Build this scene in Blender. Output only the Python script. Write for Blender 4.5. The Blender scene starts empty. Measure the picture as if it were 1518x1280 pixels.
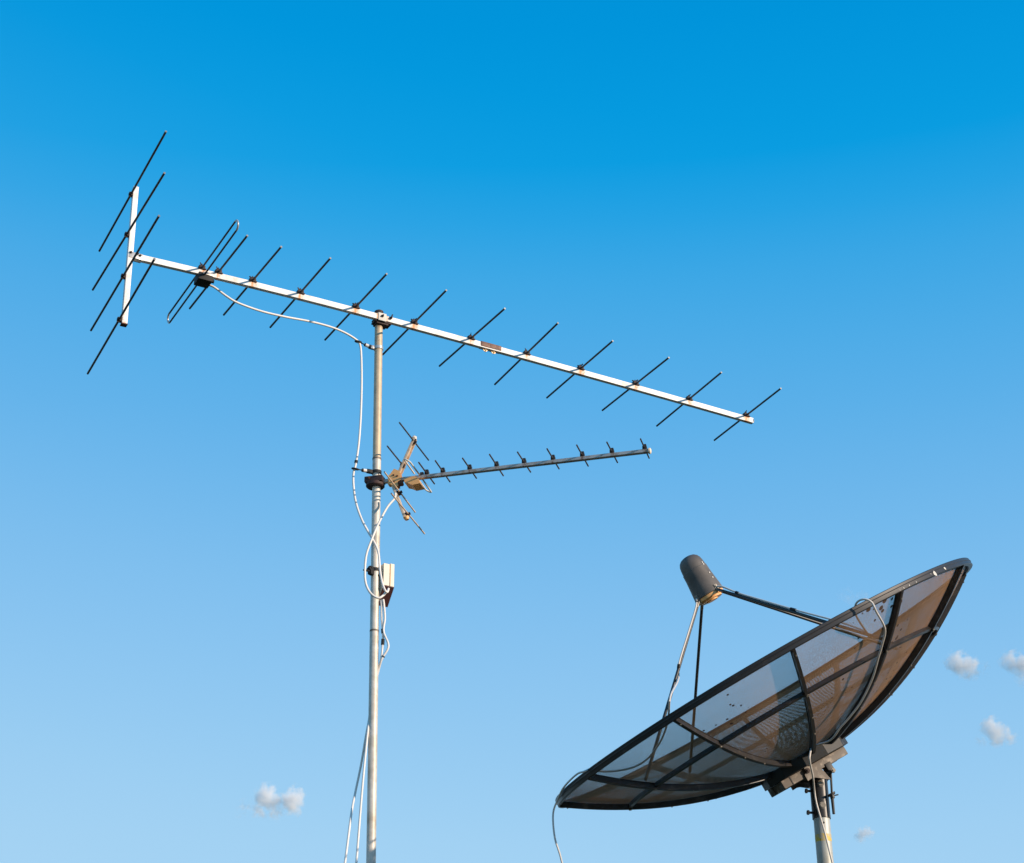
import bpy, bmesh, math, random
from mathutils import Vector, Matrix

random.seed(7)
scene = bpy.context.scene
V = Vector
rad = math.radians

# ------------------------------------------------------------------ camera
cam_d = bpy.data.cameras.new("camera")
cam = bpy.data.objects.new("camera", cam_d)
scene.collection.objects.link(cam)
cam_d.sensor_fit = 'HORIZONTAL'
cam_d.sensor_width = 36.0
cam_d.lens = 63.7146
cam_d.clip_start = 0.1
cam_d.clip_end = 20000
ax = ((1.0, 0.0041, -0.0079), (0.0089, -0.4579, 0.8889), (-0.0, -0.889, -0.458))
m = Matrix((ax[0], ax[1], ax[2])).transposed().to_4x4()
m.translation = V((0, 0, 1.6))
cam.matrix_world = m
scene.camera = cam

# ------------------------------------------------------------------ light
SUN_AZ, SUN_EL = 120.0, 16.0          # clockwise from +Y (the view), above the horizon
world = bpy.data.worlds.new("World")
scene.world = world
world.use_nodes = True
nt = world.node_tree
nt.nodes.clear()
sky = nt.nodes.new('ShaderNodeTexSky')
sky.sky_type = 'NISHITA'
sky.sun_disc = False
sky.sun_elevation = rad(SUN_EL)
sky.sun_rotation = rad(SUN_AZ)
sky.ozone_density = 3.0
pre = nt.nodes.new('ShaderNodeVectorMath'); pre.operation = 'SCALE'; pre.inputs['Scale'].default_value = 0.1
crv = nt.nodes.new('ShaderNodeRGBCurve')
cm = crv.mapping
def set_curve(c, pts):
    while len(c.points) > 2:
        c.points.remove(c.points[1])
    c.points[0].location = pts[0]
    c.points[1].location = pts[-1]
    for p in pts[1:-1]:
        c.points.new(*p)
# grading of the sky: strong clear blue, bright unseen parts lowered to cut ambient light
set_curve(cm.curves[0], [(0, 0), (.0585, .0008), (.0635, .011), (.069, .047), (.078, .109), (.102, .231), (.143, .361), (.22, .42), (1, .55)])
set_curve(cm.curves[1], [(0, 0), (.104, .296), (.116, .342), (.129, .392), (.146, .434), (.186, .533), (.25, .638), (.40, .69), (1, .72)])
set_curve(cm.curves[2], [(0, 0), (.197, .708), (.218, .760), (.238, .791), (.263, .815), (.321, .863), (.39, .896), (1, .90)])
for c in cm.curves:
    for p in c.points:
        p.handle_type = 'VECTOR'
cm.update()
post = nt.nodes.new('ShaderNodeVectorMath'); post.operation = 'SCALE'; post.inputs['Scale'].default_value = 10.0
bg = nt.nodes.new('ShaderNodeBackground'); bg.inputs['Strength'].default_value = 0.1
wo = nt.nodes.new('ShaderNodeOutputWorld')
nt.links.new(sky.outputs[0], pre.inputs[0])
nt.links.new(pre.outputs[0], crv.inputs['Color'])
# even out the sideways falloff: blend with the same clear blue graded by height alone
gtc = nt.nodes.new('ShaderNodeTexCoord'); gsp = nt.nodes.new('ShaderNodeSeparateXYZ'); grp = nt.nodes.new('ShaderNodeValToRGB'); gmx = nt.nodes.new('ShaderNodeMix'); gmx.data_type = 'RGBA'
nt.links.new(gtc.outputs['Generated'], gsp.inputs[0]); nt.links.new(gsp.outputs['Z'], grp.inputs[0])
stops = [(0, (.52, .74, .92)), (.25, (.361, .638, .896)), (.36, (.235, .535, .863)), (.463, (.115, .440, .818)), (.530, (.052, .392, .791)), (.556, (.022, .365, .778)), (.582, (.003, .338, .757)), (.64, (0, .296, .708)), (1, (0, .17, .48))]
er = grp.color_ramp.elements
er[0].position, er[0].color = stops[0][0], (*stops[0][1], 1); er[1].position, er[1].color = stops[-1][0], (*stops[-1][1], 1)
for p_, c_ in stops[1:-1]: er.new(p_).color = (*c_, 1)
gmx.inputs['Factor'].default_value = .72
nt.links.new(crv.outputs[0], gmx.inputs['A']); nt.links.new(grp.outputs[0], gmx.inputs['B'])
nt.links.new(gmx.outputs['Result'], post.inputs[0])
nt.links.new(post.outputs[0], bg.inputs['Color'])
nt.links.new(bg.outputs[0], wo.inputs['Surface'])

sd = bpy.data.lights.new("sun", 'SUN')
sd.energy = 5.0
sd.angle = rad(0.5)
sd.color = (1.0, 0.82, 0.64)
so = bpy.data.objects.new("sun", sd)
scene.collection.objects.link(so)
sdir = V((math.sin(rad(SUN_AZ)) * math.cos(rad(SUN_EL)), math.cos(rad(SUN_AZ)) * math.cos(rad(SUN_EL)), math.sin(rad(SUN_EL))))
so.rotation_euler = sdir.to_track_quat('Z', 'Y').to_euler()
so.location = (20, -12, 14)

scene.view_settings.view_transform = 'Standard'
scene.view_settings.look = 'None'
scene.view_settings.exposure = 0.0
scene.view_settings.gamma = 1.0
scene.cycles.transparent_max_bounces = 48
scene.cycles.volume_bounces = 32
scene.cycles.max_bounces = 32

# ------------------------------------------------------------------ materials
def mat(name, base, rough=.6, metal=0., spots=None, spot_scale=30., spot_lo=.5, spot_hi=.65, var=.25, vscale=12., bump=0., spec=.5, attr=None, attr_col=(.20, .075, .025)):
    """Principled surface with large and small tonal variation, optional stains and an optional
    'rust' point attribute that carries stains with a place of their own."""
    M = bpy.data.materials.new(name); M.use_nodes = True
    n = M.node_tree; n.nodes.clear(); L = n.links.new
    out = n.nodes.new('ShaderNodeOutputMaterial'); P = n.nodes.new('ShaderNodeBsdfPrincipled')
    L(P.outputs[0], out.inputs[0])
    tc = n.nodes.new('ShaderNodeTexCoord')
    no = n.nodes.new('ShaderNodeTexNoise'); no.inputs['Scale'].default_value = vscale; no.inputs['Detail'].default_value = 6
    L(tc.outputs['Object'], no.inputs['Vector'])
    mr = n.nodes.new('ShaderNodeMapRange'); mr.inputs[1].default_value = .25; mr.inputs[2].default_value = .75
    mr.inputs[3].default_value = 1 - var; mr.inputs[4].default_value = 1 + var
    L(no.outputs[0], mr.inputs[0])
    mul = n.nodes.new('ShaderNodeVectorMath'); mul.operation = 'SCALE'; mul.inputs[0].default_value = base
    L(mr.outputs[0], mul.inputs['Scale'])
    col = mul.outputs[0]
    if spots:
        n2 = n.nodes.new('ShaderNodeTexNoise'); n2.inputs['Scale'].default_value = spot_scale; n2.inputs['Detail'].default_value = 8
        n2.inputs['Roughness'].default_value = .65
        L(tc.outputs['Object'], n2.inputs['Vector'])
        m2 = n.nodes.new('ShaderNodeMapRange'); m2.inputs[1].default_value = spot_lo; m2.inputs[2].default_value = spot_hi
        L(n2.outputs[0], m2.inputs[0])
        mx = n.nodes.new('ShaderNodeMix'); mx.data_type = 'RGBA'
        L(m2.outputs[0], mx.inputs['Factor']); L(col, mx.inputs['A']); mx.inputs['B'].default_value = (*spots, 1)
        col = mx.outputs['Result']
    if attr:
        at = n.nodes.new('ShaderNodeAttribute'); at.attribute_name = attr
        n3 = n.nodes.new('ShaderNodeTexNoise'); n3.inputs['Scale'].default_value = 90; n3.inputs['Detail'].default_value = 4
        L(tc.outputs['Object'], n3.inputs['Vector'])
        ad = n.nodes.new('ShaderNodeMath'); ad.operation = 'MULTIPLY_ADD'; ad.inputs[1].default_value = 1.2; ad.inputs[2].default_value = -.6
        L(n3.outputs[0], ad.inputs[0])
        am = n.nodes.new('ShaderNodeMath'); am.operation = 'ADD'; L(at.outputs['Fac'], am.inputs[0]); L(ad.outputs[0], am.inputs[1])
        m3 = n.nodes.new('ShaderNodeMapRange'); m3.inputs[1].default_value = .3; m3.inputs[2].default_value = .8
        L(am.outputs[0], m3.inputs[0])
        mx = n.nodes.new('ShaderNodeMix'); mx.data_type = 'RGBA'
        L(m3.outputs[0], mx.inputs['Factor']); L(col, mx.inputs['A']); mx.inputs['B'].default_value = (*attr_col, 1)
        col = mx.outputs['Result']
    L(col, P.inputs['Base Color'])
    P.inputs['Roughness'].default_value = rough; P.inputs['Metallic'].default_value = metal
    P.inputs['Specular IOR Level'].default_value = spec
    if bump:
        bp = n.nodes.new('ShaderNodeBump'); bp.inputs['Strength'].default_value = bump; bp.inputs['Distance'].default_value = .002
        L(no.outputs[0], bp.inputs['Height']); L(bp.outputs[0], P.inputs['Normal'])
    return M

M_boom = mat('pale_aluminium', (.83, .80, .77), .5, .0, spots=(.46, .34, .24), spot_scale=11, spot_lo=.56, spot_hi=.8, var=.12, attr='rust', attr_col=(.62, .27, .09))
M_boom2 = mat('dull_aluminium', (.46, .41, .37), .42, .5, spots=(.26, .16, .09), spot_scale=30, spot_lo=.5, spot_hi=.72, var=.15, attr='rust', attr_col=(.22, .09, .04))
M_rod = mat('weathered_rod', (.045, .043, .042), .42, .35, var=.35, vscale=25, spots=(.10, .06, .04), spot_scale=50, spot_lo=.58, spot_hi=.7)
M_rod2 = mat('brown_rod', (.055, .042, .035), .42, .3, var=.35, vscale=25, spots=(.22, .13, .08), spot_scale=60, spot_lo=.5, spot_hi=.7)
M_bare = mat('bare_aluminium', (.50, .48, .46), .35, .5, var=.12)
M_tip = mat('cut_rod_end', (.17, .17, .18), .4, .4, var=.12)
M_tan = mat('cream_plastic', (.82, .43, .16), .5, .0, var=.10, vscale=8)
M_rust = mat('rusty_steel', (.075, .036, .026), .75, .2, spots=(.17, .065, .03), spot_scale=70, spot_lo=.45, spot_hi=.65, var=.4, bump=.6)
M_darkrust = mat('dark_rusty_steel', (.035, .022, .020), .7, .2, spots=(.10, .045, .025), spot_scale=70, spot_lo=.52, spot_hi=.68, var=.4, bump=.6)
M_clamp = mat('maroon_rusty_clamp', (.040, .020, .019), .65, .1, spots=(.09, .035, .025), spot_scale=40, spot_lo=.5, spot_hi=.68, var=.35)
M_joiner = mat('rusty_sleeve', (.20, .11, .075), .6, .3, spots=(.085, .04, .03), spot_scale=35, spot_lo=.45, spot_hi=.62, var=.3, bump=.4)
M_brass = mat('brass', (.52, .34, .18), .4, .5, var=.2)
M_galv = mat('galvanised_steel', (.62, .57, .50), .5, .15, spots=(.42, .36, .28), spot_scale=9, spot_lo=.5, spot_hi=.72, var=.14, vscale=30, attr='rust', attr_col=(.26, .17, .10))
M_galvtan = mat('tanned_galvanised_steel', (.54, .42, .28), .5, .15, spots=(.44, .33, .20), spot_scale=9, spot_lo=.5, spot_hi=.72, var=.14, vscale=30, attr='rust', attr_col=(.26, .15, .08))
M_ivory = mat('yellowed_aluminium', (.66, .50, .36), .5, .1, spots=(.42, .26, .14), spot_scale=30, spot_lo=.5, spot_hi=.7, var=.12)
M_galv2 = mat('galvanised_pole', (.44, .45, .42), .5, .15, spots=(.34, .33, .28), spot_scale=7, spot_lo=.5, spot_hi=.7, var=.12, vscale=24)
M_yellow = mat('yellow_paint', (.62, .42, .05), .55, 0, spots=(.44, .40, .30), spot_scale=40, spot_lo=.5, spot_hi=.62, var=.15)
M_cable = mat('white_cable', (.78, .74, .70), .5, 0, var=.06)
M_cable2 = mat('grey_cable', (.62, .57, .52), .5, 0, var=.1, vscale=8)
M_black = mat('black_plastic', (.010, .010, .011), .7, 0, var=.3)
M_frame = mat('dish_frame_paint', (.026, .022, .020), .40, 0, var=.25, vscale=9, spots=(.10, .08, .06), spot_scale=18, spot_lo=.56, spot_hi=.78)
M_rim = mat('dish_rim_paint', (.024, .021, .021), .42, 0, var=.2, vscale=7, spots=(.09, .07, .06), spot_scale=14, spot_lo=.58, spot_hi=.8)
M_mount = mat('dusty_mount_paint', (.018, .017, .016), .55, 0, var=.3, vscale=10, spots=(.26, .20, .14), spot_scale=9, spot_lo=.58, spot_hi=.74, bump=.3)
M_mount2 = mat('pale_dusty_mount', (.12, .097, .077), .6, 0, var=.25, vscale=12, spots=(.36, .30, .24), spot_scale=22, spot_lo=.5, spot_hi=.7, bump=.3)
M_cover = mat('feed_cover_plastic', (.105, .092, .083), .6, 0, var=.28, vscale=14, spots=(.17, .145, .12), spot_scale=9, spot_lo=.5, spot_hi=.72, bump=.15)
M_bolt = mat('dull_bolt', (.26, .23, .19), .5, .4, var=.3)
M_whitebox = mat('ivory_plastic', (.78, .66, .50), .5, 0, var=.06, vscale=20)
M_orange = mat('lid_shadow_line', (.62, .36, .16), .55, 0, var=.12)  # shade put into colour: orange tone of the thin shadow beside the lid
M_maroon = mat('maroon_plastic', (.045, .009, .009), .6, 0, var=.2)
M_chip = mat('pale_primer', (.66, .62, .55), .7, 0, var=.1)
M_ground = mat('dry_earth', (.050, .046, .030), .95, 0, var=.4, vscale=.6, spots=(.05, .075, .03), spot_scale=.35, spot_lo=.42, spot_hi=.6)

def mesh_material():
    """expanded metal mesh: dark painted strands with real see-through holes, laid out in metres on each gore"""
    M = bpy.data.materials.new('expanded_mesh'); M.use_nodes = True
    n = M.node_tree; n.nodes.clear(); L = n.links.new
    out = n.nodes.new('ShaderNodeOutputMaterial'); P = n.nodes.new('ShaderNodeBsdfPrincipled'); T = n.nodes.new('ShaderNodeBsdfTransparent')
    mix = n.nodes.new('ShaderNodeMixShader'); L(mix.outputs[0], out.inputs[0])
    uv = n.nodes.new('ShaderNodeUVMap'); uv.uv_map = 'mesh_uv'
    sep = n.nodes.new('ShaderNodeSeparateXYZ'); L(uv.outputs[0], sep.inputs[0])
    def m(op, a, b_=None, c=None):
        k = n.nodes.new('ShaderNodeMath'); k.operation = op
        for i, q in enumerate((a, b_, c)):
            if q is None: continue
            if isinstance(q, (int, float)): k.inputs[i].default_value = q
            else: L(q, k.inputs[i])
        return k.outputs[0]
    PIT = MPIT
    k = 2 * math.pi / PIT
    # diamond lattice: holes where cos(u)*cos(v) is far from zero
    a = m('COSINE', m('MULTIPLY', sep.outputs[0], k)); b_ = m('COSINE', m('MULTIPLY', sep.outputs[1], k * MVS))
    prod = m('ABSOLUTE', m('ADD', a, b_))
    hole = m('GREATER_THAN', prod, HOLE_TH)
    # a few leaves, droppings and specks caught on the mesh
    tc = n.nodes.new('ShaderNodeTexCoord')
    vo = n.nodes.new('ShaderNodeTexVoronoi'); vo.inputs['Scale'].default_value = 24
    L(tc.outputs['Object'], vo.inputs['Vector'])
    n1 = n.nodes.new('ShaderNodeTexNoise'); n1.inputs['Scale'].default_value = 2.3; L(tc.outputs['Object'], n1.inputs['Vector'])
    thr = m('MULTIPLY', m('MAXIMUM', m('SUBTRACT', n1.outputs[0], .53), 0.), 1.7)
    speck = m('LESS_THAN', vo.outputs['Distance'], thr)
    fac = m('MULTIPLY', hole, m('SUBTRACT', 1., speck))
    L(fac, mix.inputs[0]); L(P.outputs[0], mix.inputs[1]); L(T.outputs[0], mix.inputs[2])
    no = n.nodes.new('ShaderNodeTexNoise'); no.inputs['Scale'].default_value = 3.5; no.inputs['Detail'].default_value = 6
    L(tc.outputs['Object'], no.inputs['Vector'])
    cr = n.nodes.new('ShaderNodeValToRGB')
    cr.color_ramp.elements[0].position = .3; cr.color_ramp.elements[0].color = (.46, .275, .15, 1)
    cr.color_ramp.elements[1].position = .75; cr.color_ramp.elements[1].color = (.64, .39, .215, 1)
    L(no.outputs[0], cr.inputs[0])
    sx = n.nodes.new('ShaderNodeMix'); sx.data_type = 'RGBA'; L(speck, sx.inputs['Factor']); L(cr.outputs[0], sx.inputs['A']); sx.inputs['B'].default_value = (.09, .055, .035, 1)
    L(sx.outputs['Result'], P.inputs['Base Color'])
    P.inputs['Roughness'].default_value = .5; P.inputs['Metallic'].default_value = 0.
    return M
HOLE_TH = 0.215; MPIT = 0.0042; MVS = 1.0; MDZ = [0.00011 * k_ for k_ in range(1, 8)]
M_mesh = mesh_material()

# ------------------------------------------------------------------ object helpers
def link(name, bm, material, parent=None, smooth=True, angle=40):
    """one bmesh (world coordinates) becomes one mesh object; under a parent it is moved to the parent's origin"""
    org = V((0, 0, 0))
    p = parent
    while p is not None:
        org += p.location; p = p.parent
    me = bpy.data.meshes.new(name)
    bmesh.ops.recalc_face_normals(bm, faces=bm.faces)
    bmesh.ops.translate(bm, verts=bm.verts, vec=-org)
    bm.to_mesh(me); bm.free()
    for m_ in (material if isinstance(material, (list, tuple)) else [material]):
        me.materials.append(m_)
    if smooth:
        me.shade_smooth(); me.set_sharp_from_angle(angle=rad(angle))
    o = bpy.data.objects.new(name, me); scene.collection.objects.link(o)
    if parent is not None: o.parent = parent
    return o
def single(name, bm, material, loc, label, cat, group=None, **kw):
    """a thing that is one mesh, with its origin at loc"""
    bmesh.ops.translate(bm, verts=bm.verts, vec=-V(loc))
    o = link(name, bm, material, None, **kw); o.location = loc
    return tag(o, label, cat, group)
def tag(o, label, cat, group=None):
    o['label'] = label; o['category'] = cat
    if group: o['group'] = group
    return o
def thing(name, loc, label, cat, group=None):
    o = bpy.data.objects.new(name, None); o.empty_display_size = .2
    scene.collection.objects.link(o); o.location = loc
    return tag(o, label, cat, group)

def frame_of(t, hint=None):
    t = t.normalized()
    h_ = hint if hint is not None else (V((0, 0, 1)) if abs(t.z) < .9 else V((1, 0, 0)))
    x = h_.cross(t)
    if x.length < 1e-6: x = V((1, 0, 0)).cross(t)
    x.normalize(); return x, t.cross(x)
def tube(bm, pts, r, n=10, closed=False, cap_mat=None, caps=True):
    pts = [V(p) for p in pts]; N = len(pts); rings = []
    x, y = frame_of(pts[1] - pts[0])
    for i, p in enumerate(pts):
        if closed: t = pts[(i + 1) % N] - pts[i - 1]
        elif i == 0: t = pts[1] - pts[0]
        elif i == N - 1: t = pts[-1] - pts[-2]
        else: t = (pts[i + 1] - p).normalized() + (p - pts[i - 1]).normalized()
        t.normalize(); x = (x - t * x.dot(t)).normalized(); y = t.cross(x)
        rr_ = r[i] if isinstance(r, (list, tuple)) else r
        rings.append([bm.verts.new(p + x * (rr_ * math.cos(2 * math.pi * k / n)) + y * (rr_ * math.sin(2 * math.pi * k / n))) for k in range(n)])
    for i in range(N if closed else N - 1):
        a, b_ = rings[i], rings[(i + 1) % N]
        for k in range(n): bm.faces.new((a[k], a[(k + 1) % n], b_[(k + 1) % n], b_[k]))
    if not closed and caps:
        for q in (rings[0][::-1], rings[-1]):
            fc = bm.faces.new(q)
            if cap_mat is not None: fc.material_index = cap_mat
def cyl(bm, a, b_, r, n=14, r2=None, cap_mat=None):
    tube(bm, [a, b_], [r, r if r2 is None else r2], n, cap_mat=cap_mat)
def box(bm, c, axes, size, bev=0.):
    c = V(c); X, Y, Z = [V(q).normalized() * s * .5 for q, s in zip(axes, size)]
    vs = [bm.verts.new(c + X * i + Y * j + Z * k) for i in (-1, 1) for j in (-1, 1) for k in (-1, 1)]
    fs = [bm.faces.new([vs[q] for q in f_]) for f_ in ((0, 1, 3, 2), (4, 6, 7, 5), (0, 4, 5, 1), (2, 3, 7, 6), (0, 2, 6, 4), (1, 5, 7, 3))]
    if bev:
        ed = list({e_ for f_ in fs for e_ in f_.edges})
        bmesh.ops.bevel(bm, geom=ed, offset=bev, segments=2, affect='EDGES', profile=.6)
def bar(bm, a, b_, w, h_, up_, bev=0., nseg=1):
    """square-section bar between two points"""
    a, b_ = V(a), V(b_); t = (b_ - a); L_ = t.length; t.normalize(); u_ = V(up_); u_ = (u_ - t * u_.dot(t)).normalized(); s_ = t.cross(u_)
    box(bm, (a + b_) / 2, (t, s_, u_), (L_, w, h_), bev)
def prism(bm, poly, vec):
    a = [bm.verts.new(V(p)) for p in poly]; b_ = [bm.verts.new(V(p) + V(vec)) for p in poly]; N = len(a)
    bm.faces.new(a[::-1]); bm.faces.new(b_)
    for i in range(N): bm.faces.new((a[i], a[(i + 1) % N], b_[(i + 1) % N], b_[i]))
def smooth_path(pts, n=8):
    """Catmull-Rom through the points"""
    P_ = [V(p) for p in pts]; P_ = [P_[0] * 2 - P_[1]] + P_ + [P_[-1] * 2 - P_[-2]]; out = []
    for i in range(1, len(P_) - 2):
        p0, p1, p2, p3 = P_[i - 1:i + 3]
        for k in range(n):
            t = k / n
            out.append(.5 * ((2 * p1) + (-p0 + p2) * t + (2 * p0 - 5 * p1 + 4 * p2 - p3) * t * t + (-p0 + 3 * p1 - 3 * p2 + p3) * t ** 3))
    out.append(P_[-2]); return out
def hexbolt(bm, c, d, r, h_, shank=0.):
    c, d = V(c), V(d).normalized()
    cyl(bm, c, c + d * h_, r, 6)
    if shank: cyl(bm, c + d * h_ * .5, c + d * (h_ + shank), r * .5, 8)
BM = bmesh.new

# ------------------------------------------------------------------ ground
bm = BM(); bmesh.ops.create_grid(bm, x_segments=40, y_segments=40, size=6000)
g = link('ground', bm, M_ground, smooth=False); g['kind'] = 'structure'

# ------------------------------------------------------------------ mast
mast_base = V((-0.6706, 9.0071, 0.0)); mast_top = V((-0.7636, 9.0, 7.0185))
lean = (mast_top - mast_base)
def mast_at(z): return mast_base + lean * (z / mast_top.z)
mast = thing('antenna_mast', mast_base, 'tall pale galvanised pipe mast standing left of the mesh dish, carrying both rod antennas', 'mast')
def pipe(name, z0, z1, r, parent, seed, material=None, rusts=()):
    material = material or M_galv
    bm = BM(); N = max(2, int((z1 - z0) / .02))
    tube(bm, [mast_at(z0 + (z1 - z0) * i / N) for i in range(N + 1)], r, 24)
    o = link(name, bm, material, parent)
    at = o.data.attributes.new('rust', 'FLOAT', 'POINT')
    for i, v_ in enumerate(o.data.vertices):
        z = v_.co.z + mast_base.z; val = 0
        for (zr, w, s) in rusts: val = max(val, s * max(0, 1 - abs(z - zr) / w))
        at.data[i].value = val
    return o
ZJ1 = 6.0715; ZJ2 = 5.0561; ZBOX = 5.3879
pipe('mast_pipe', 0, ZJ2, .0242, mast, 1, rusts=((3.9, .02, .4), (ZJ2, .03, .5)))
pipe('mast_pipe', ZJ2 + .002, ZJ1, .0236, mast, 2, rusts=((ZBOX + .15, .07, .5), (ZJ1, .025, .6), (ZJ1 - .12, .05, .45), (ZJ2, .03, .5)))
pipe('mast_pipe', ZJ1 + .002, mast_top.z, .0230, mast, 3, M_galvtan, rusts=((mast_top.z - .085, .05, .75), (mast_top.z - .19, .04, .5), (ZJ1, .02, .6)))
for zj in (ZJ1, ZJ2):
    bm = BM(); tube(bm, [mast_at(zj - .004), mast_at(zj + .005)], .0250, 24); link('pipe_joint', bm, M_mount2, mast)
bm = BM(); tube(bm, [mast_at(mast_top.z - .012), mast_at(mast_top.z + .004), mast_at(mast_top.z + .010)], [.0262, .0262, .018], 20); link('mast_cap', bm, M_darkrust, mast)

# ------------------------------------------------------------------ large rod antenna
C0 = V((-0.7461, 8.9684, 6.9986)); b = V((0.8771, 0.4803, -0.0067)); e = V((0.4803, -0.8771, 0.0023)); up = V((0.0048, 0.0052, 1.0))
def BW(s, z, q=0.): return C0 + b * s + up * z + e * q
yagi = thing('yagi_antenna', C0, 'large rod antenna with long white boom on top of the mast', 'antenna', 'rod antennas on the mast')
BHH, BHW = .017, .0125      # boom half height, half width
def BZF(s): return -.038 - (.0150 if s < 0 else .0035) * s * s      # height of the slightly bowed boom
BZ = BZF(0)
directors = (((-1.4037, 8.1175, 6.9729), (-1.8346, 8.8721, 6.9791), (-1.6172, 8.4913, 6.976)), ((-1.2361, 8.233, 6.9757), (-1.6525, 8.9549, 6.9844), (-1.4409, 8.5879, 6.98)), ((-0.983, 8.3595, 6.9812), (-1.4031, 9.1026, 6.9862), (-1.1898, 8.7254, 6.9836)), ((-0.6864, 8.5256, 6.9821), (-1.0987, 9.2558, 6.9875), (-0.8914, 8.8888, 6.9848)), ((-0.3624, 8.7013, 6.981), (-0.77, 9.4313, 6.9842), (-0.5664, 9.0668, 6.9826)), ((-0.0346, 8.8895, 6.9713), (-0.4364, 9.5814, 6.9865), (-0.241, 9.2449, 6.9791)), ((0.2727, 9.073, 6.9806), (-0.1036, 9.7867, 6.9684), (0.0873, 9.4247, 6.9746)), ((0.5997, 9.2675, 6.9704), (0.2192, 9.9641, 6.9677), (0.4156, 9.6045, 6.9691)), ((0.9445, 9.4579, 6.9615), (0.5723, 10.1302, 6.9632), (0.7592, 9.7926, 6.9623)), ((1.2781, 9.6484, 6.9628), (0.9282, 10.3183, 6.946), (1.1041, 9.9815, 6.9544)), ((1.6642, 9.8419, 6.9534), (1.3148, 10.5088, 6.9365), (1.4825, 10.1886, 6.9446)))
# boom with clamp stains
S0, S1 = -1.4746, 2.593
bm = BM(); N = 700; rings = []
for i in range(N + 1):
    s = S0 + (S1 - S0) * i / N
    prof = []
    for (zz, ww) in ((-1, -1), (-.4, -1), (.3, -1), (1, -1), (1, 1), (.3, 1), (-.4, 1), (-1, 1)):
        prof.append(bm.verts.new(BW(s, BZF(s) + zz * BHH, ww * BHW)))
    rings.append(prof)
for i in range(N):
    for k in range(8): bm.faces.new((rings[i][k], rings[i][(k + 1) % 8], rings[i + 1][(k + 1) % 8], rings[i + 1][k]))
bm.faces.new(rings[0][::-1]); bm.faces.new(rings[-1])
boom = link('boom', bm, M_boom, yagi)
rod_s = [(V(d[2]) - C0).dot(b) for d in directors]
stain_s = rod_s + [-1.077, .02, -.02]
random.seed(3); strength = [random.uniform(.8, 1.25) for _ in stain_s]
at = boom.data.attributes.new('rust', 'FLOAT', 'POINT')
for i, v_ in enumerate(boom.data.vertices):
    s = v_.co.dot(b); z = v_.co.dot(up) - BZF(s); val = 0
    for s_, st in zip(stain_s, strength):
        val = max(val, st * max(0, 1 - abs(s - s_ + .004) / (.013 + .004 * (z / BHH))), .62 * st * max(0, 1 - abs(s - s_) / .034) ** .5)
    at.data[i].value = val
bm = BM(); cyl(bm, BW(S1 - .002, BZF(S1)), BW(S1 + .005, BZF(S1)), .0165, 16, .013); link('boom_end_cap', bm, M_bare, yagi)

def clamp(bm, c, d, bdir, updir, sc=1.0, seed=0):
    """saddle over the rod with a stud and wing nut, standing on the boom's top"""
    rnd = random.Random(seed)
    c = V(c); d = V(d).normalized()
    box(bm, c + updir * .003 * sc, (bdir, d, updir), (.030 * sc, .024 * sc, .018 * sc), .003 * sc)
    box(bm, c - updir * .006 * sc, (bdir, d, updir), (.038 * sc, .030 * sc, .005 * sc), .001)
    a = rnd.uniform(0, 3.1)
    top = c + updir * (.012 * sc)
    cyl(bm, top, top + updir * .008 * sc, .0055 * sc, 8)
    cyl(bm, top, top + updir * .014 * sc, .0026 * sc, 6)
    w = bdir * math.cos(a) + d * math.sin(a)
    for sg in (-1, 1):
        box(bm, top + updir * .009 * sc + w * sg * .010 * sc, ((w * sg + updir * .7), w.cross(updir), updir * 1 - w * sg * .7), (.013 * sc, .0025 * sc, .007 * sc), .001 * sc)
for i, (pn, pf, pc) in enumerate(directors):
    pn, pf, pc = V(pn), V(pf), V(pc)
    bm = BM(); tube(bm, [pn, pn.lerp(pc, .5), pc, pc.lerp(pf, .5), pf], .0059, 12, cap_mat=1)
    rod = link('director', bm, [M_rod, M_tip], yagi)
    bm = BM(); clamp(bm, pc + e * .004, pn - pf, b, up, 1.2, i); link('rod_clamp', bm, M_darkrust, rod)

# rear bracket with four reflector rods
reflectors = (((-1.7914, 7.6825, 7.3374), (-2.368, 8.7955, 7.3248), (-2.0797, 8.239, 7.3311)), ((-1.7772, 7.6779, 7.071), (-2.3814, 8.7991, 7.0648), (-2.0793, 8.2385, 7.0679)), ((-1.7847, 7.6818, 6.8095), (-2.3651, 8.7987, 6.7964), (-2.0749, 8.2403, 6.803)), ((-1.7841, 7.6723, 6.5435), (-2.3589, 8.8106, 6.5248), (-2.0715, 8.2414, 6.5341)))
T0, T1 = V((-2.0479, 8.2543, 6.5079)), V((-2.0609, 8.2494, 7.3821))
tb = (T1 - T0).normalized()
br = link('reflector_bracket', (lambda q: (bar(q, T0, T1, .030, .030, b, .004), q)[1])(BM()), M_boom, yagi)
at = br.data.attributes.new('rust', 'FLOAT', 'POINT')
for i, v_ in enumerate(br.data.vertices): at.data[i].value = .35 if v_.co.z < 0 else 0.
bm = BM(); bar(bm, T0 - tb * .004, T0 + tb * .003, .034, .034, b, .002); link('bracket_end_plug', bm, M_rust, br)
for i, (pn, pf, pc) in enumerate(reflectors):
    pn, pf, pc = V(pn), V(pf), V(pc)
    bm = BM(); tube(bm, [pn, pc, pf], .0062, 12, cap_mat=1)
    rod = link('reflector', bm, [M_rod, M_tip], yagi)
    bm = BM(); box(bm, pc + b * .006, (b, tb, e), (.016, .028, .024), .003); box(bm, pc - b * .003, (b, tb, e), (.018, .018, .022), .003)
    cyl(bm, pc - b * .012 - tb * .016, pc + b * .012 - tb * .016, .004, 8)
    link('rod_clamp', bm, M_darkrust, rod)
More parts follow.
